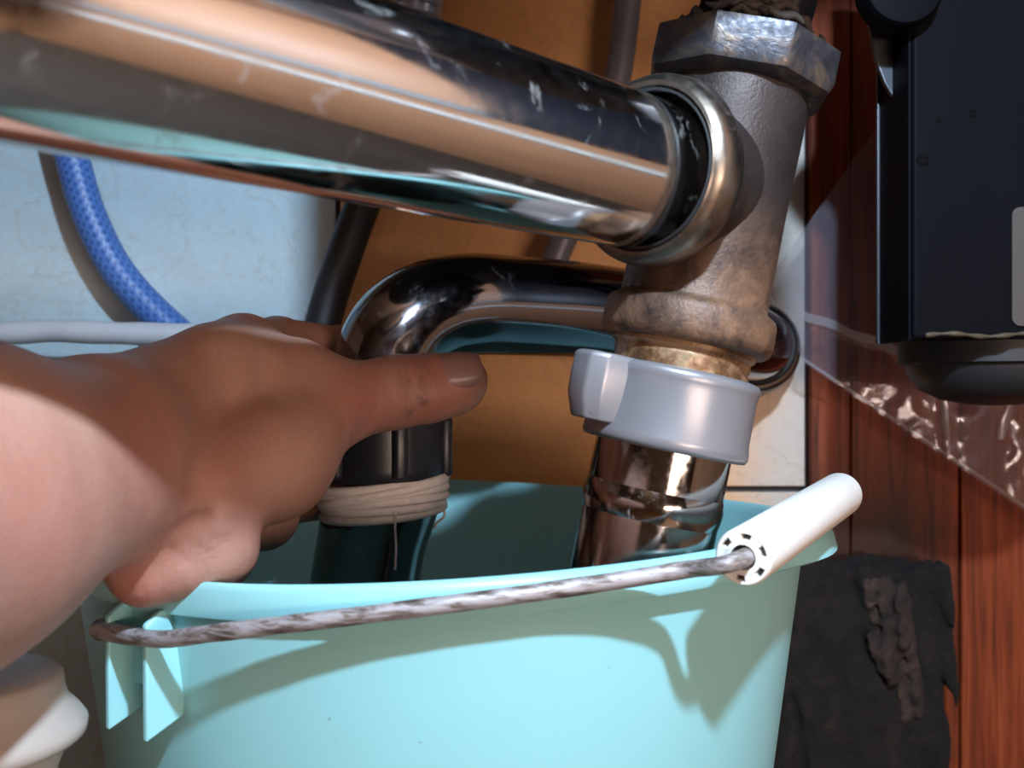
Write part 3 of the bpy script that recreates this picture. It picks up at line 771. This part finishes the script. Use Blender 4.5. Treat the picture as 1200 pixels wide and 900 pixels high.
# cream container at the lower left corner
c = P(-46, 850, 232)
bt = root('bottle', (c[0], 232, -287), 'cream plastic bottle with a flared collar standing left of the bucket', 'bottle')
rz = lambda py: P(0, py + 7, 232)[2]
G().lathe((c[0], 232, 0), (0, 0, 1), [(-287, 1), (-287, 33), (-284, 35), (-150, 35), (-135, 33), (-118, 26), (-108, 21), (rz(905), 20.6), (rz(866), 23.5)], 48).obj('body', M['cream'], bt, angle=45)
G().lathe((c[0], 232, 0), (0, 0, 1), [(rz(866), 20), (rz(867), 25.6), (rz(860), 27.2), (rz(848), 27.4), (rz(838), 26.0), (rz(822), 23.2), (rz(808), 22.3), (rz(792), 22.0), (rz(786), 20.8), (rz(784), 12), (rz(784), 0.5)], 48).obj('flared_cap', M['cream'], bt, angle=45)

# ------------------------------------------------------------------ hand and forearm
prims = []
Wc = (-103.5, 240, -20)
def build_hand():
    h = 1.5
    xs = np.arange(-175, 8, h); ys = np.arange(-50, 416, h); zs = np.arange(-110, 44, h)
    def sdf(p):
        d = rcone(p, (-128, -70, -48), (-116, 195, -24), 41, 32)
        d = smin(d, rcone(p, (-116, 195, -24), Wc, 32, 25), 14)
        # wrist to knuckles: slab of metacarpals
        for b, r0, r1 in (((-84, 311, 9.5), 14.5, 12.5), ((-89, 320, -6), 19, 13), ((-87, 323, -25), 16, 12.5), ((-80, 320, -42), 12, 11.5)):
            d = smin(d, rcone(p, (Wc[0] + 1, Wc[1] + 8, Wc[2] + (b[2] + 15) * 0.40), b, r0, r1), 10)
        d = smin(d, rcone(p, (-82, 258, -28), (-70, 287, -21), 14, 17.5), 6)       # thenar
        d = smin(d, rcone(p, (-70, 287, -21), (-58, 306, -7), 17, 13.5), 8)
        d = smin(d, rcone(p, (-82, 290, 3), (-66, 306, 2), 13, 12), 9)             # web
        d = smin(d, rcone(p, P(172, 664, 257), P(240, 636, 265), 10.5, 14.5), 6)       # heel of the palm
        # thumb
        t = rcone(p, (-60, 306, -7), (-37, 321, -2.5), 13.0, 11.2)
        t = smin(t, rcone(p, (-37, 321, -2.5), (-17.5, 326, 1.0), 11.4, 9.6), 4)
        t = smin(t, rcone(p, (-27, 323, -2), (-20, 326, -1), 10.8, 9.6), 3)
        d = smin(d, t, 6)
        # fingers curled behind the pipe
        for (k, pip, dip, tip, r) in (((-84, 311, 9.5), (-83, 352, 14), (-67, 390, 14), (-41, 399, 12), 9.4), ((-89, 320, -6), (-88, 362, -3), (-69, 398, -5), (-40, 404, -7), 9.6),
                                      ((-87, 323, -25), (-88, 362, -23), (-70, 396, -25), (-42, 402, -27), 9.0), ((-80, 320, -42), (-82, 352, -42), (-70, 378, -44), (-52, 391, -46), 8.0)):
            f = rcone(p, k, pip, r + 1.8, r); f = smin(f, rcone(p, pip, dip, r * 1.02, r * 0.9), 3); f = smin(f, rcone(p, dip, tip, r * 0.9, r * 0.78), 3)
            d = smin(d, f, 3.2)
        # creases: between thenar and heel, at the thumb web, thumb joint lines
        def carve(a, b, r, dep):
            nonlocal d
            c = rcone(p, a, b, r, r); d = np.maximum(d, -(c) - 0) if dep == 0 else d + dep * np.exp(-np.maximum(c + r, 0) ** 2 / (r * r))
        carve(P(262, 560, 262), P(287, 618, 268), 2.6, 4.0)
        carve(P(287, 618, 268), P(312, 640, 275), 2.4, 2.0)
        carve(P(250, 585, 252), P(195, 650, 240), 3.0, 2.4)
        carve(P(425, 515, 300), P(442, 480, 300), 2.6, 1.6)
        carve(P(330, 480, 280), P(300, 430, 285), 5.0, 0.8)
        for px in (470, 478, 486): carve(P(px, 425, 310), P(px + 3, 470, 310), 1.2, 0.55)
        for k in range(4): carve(P(352 + k * 15, 470 + k * 6, 292), P(372 + k * 12, 535 - k * 6, 292), 1.3, 0.5)
        for k in range(3): carve(P(425 + k * 9, 470, 304), P(432 + k * 7, 512, 304), 1.2, 0.6)
        for k in range(3): carve(P(195 + k * 22, 640 - k * 6, 248), P(235 + k * 14, 668 - k * 14, 252), 1.5, 0.6)
        return d
    out = np.empty((len(xs), len(ys), len(zs)))
    for i in range(len(xs)):
        p = np.stack(np.meshgrid(xs[i:i + 1], ys, zs, indexing='ij'), -1)
        out[i] = sdf(p)[0]
    return surface_nets(out, (xs[0], ys[0], zs[0]), h)
hv, hf = build_hand()
def near(pts, r):
    m = np.zeros(len(hv))
    for q in pts:
        q = np.array(q); m = np.maximum(m, np.exp(-(((hv - q) ** 2).sum(1)) / (r * r)))
    return m
fp = lambda px, py, d: np.array(P(px, py, d))
dirt = np.clip(near([fp(490, 432, 312), fp(497, 445, 312), fp(482, 440, 312)], 5) * 0.5 + near([fp(478, 482, 312), fp(540, 478, 318), fp(495, 470, 312)], 1.8) + 0.8 * near([fp(225, 488, 262)], 2.5), 0, 1)
red = np.clip(near([fp(270, 600, 262), fp(215, 640, 250), fp(160, 700, 245), fp(430, 480, 300), fp(515, 450, 315), fp(250, 560, 262)], 13) + 0.7 * near([fp(150, 540, 220), fp(20, 640, 180)], 22), 0, 1)
pale = np.clip(near([fp(320, 570, 268), fp(240, 640, 255)], 11), 0, 1)
hd = root('hand', (-93, 224, -29), 'left hand and bare forearm reaching in, thumb across the black nut', 'person')
G().add(hv.tolist(), hf.tolist()).obj('body', M['skin'], hd, attrs={'dirt': dirt, 'red': red, 'pale': pale})
ho = bpy.data.objects['body']
# thumb nail: curved plate on the upper front of the thumb tip
na = Vector((-23.5, 323.6, 0.3)); nb = Vector((-8.0, 327.6, 2.6)); nd = (nb - na).normalized()
nup = Vector((0.10, -0.88, 0.48)); nup = (nup - nd * nup.dot(nd)).normalized(); ns = nd.cross(nup)
vs = []; fs = []
for i in range(9):
    t = i / 8
    for k in range(9):
        s = (k / 8 - 0.5) * 2; ang = s * 0.78
        wd = 1.0 if 0.15 < t < 0.75 else (0.90 if t < 0.15 else 1 - (t - 0.75) * 1.5)
        r = 9.9 - 0.6 * t
        ang *= wd; e = 0.35 if 0 < i < 8 and 0 < k < 8 else -0.3
        vs.append(tuple(na + nd * (t * 13.0) + (nup * math.cos(ang) + ns * math.sin(ang)) * (r + e)))
for i in range(8):
    for k in range(8): a = i * 9 + k; fs.append((a, a + 1, a + 10, a + 9))
nl = G().add(vs, fs).obj('thumb_nail', M['nail'], hd)
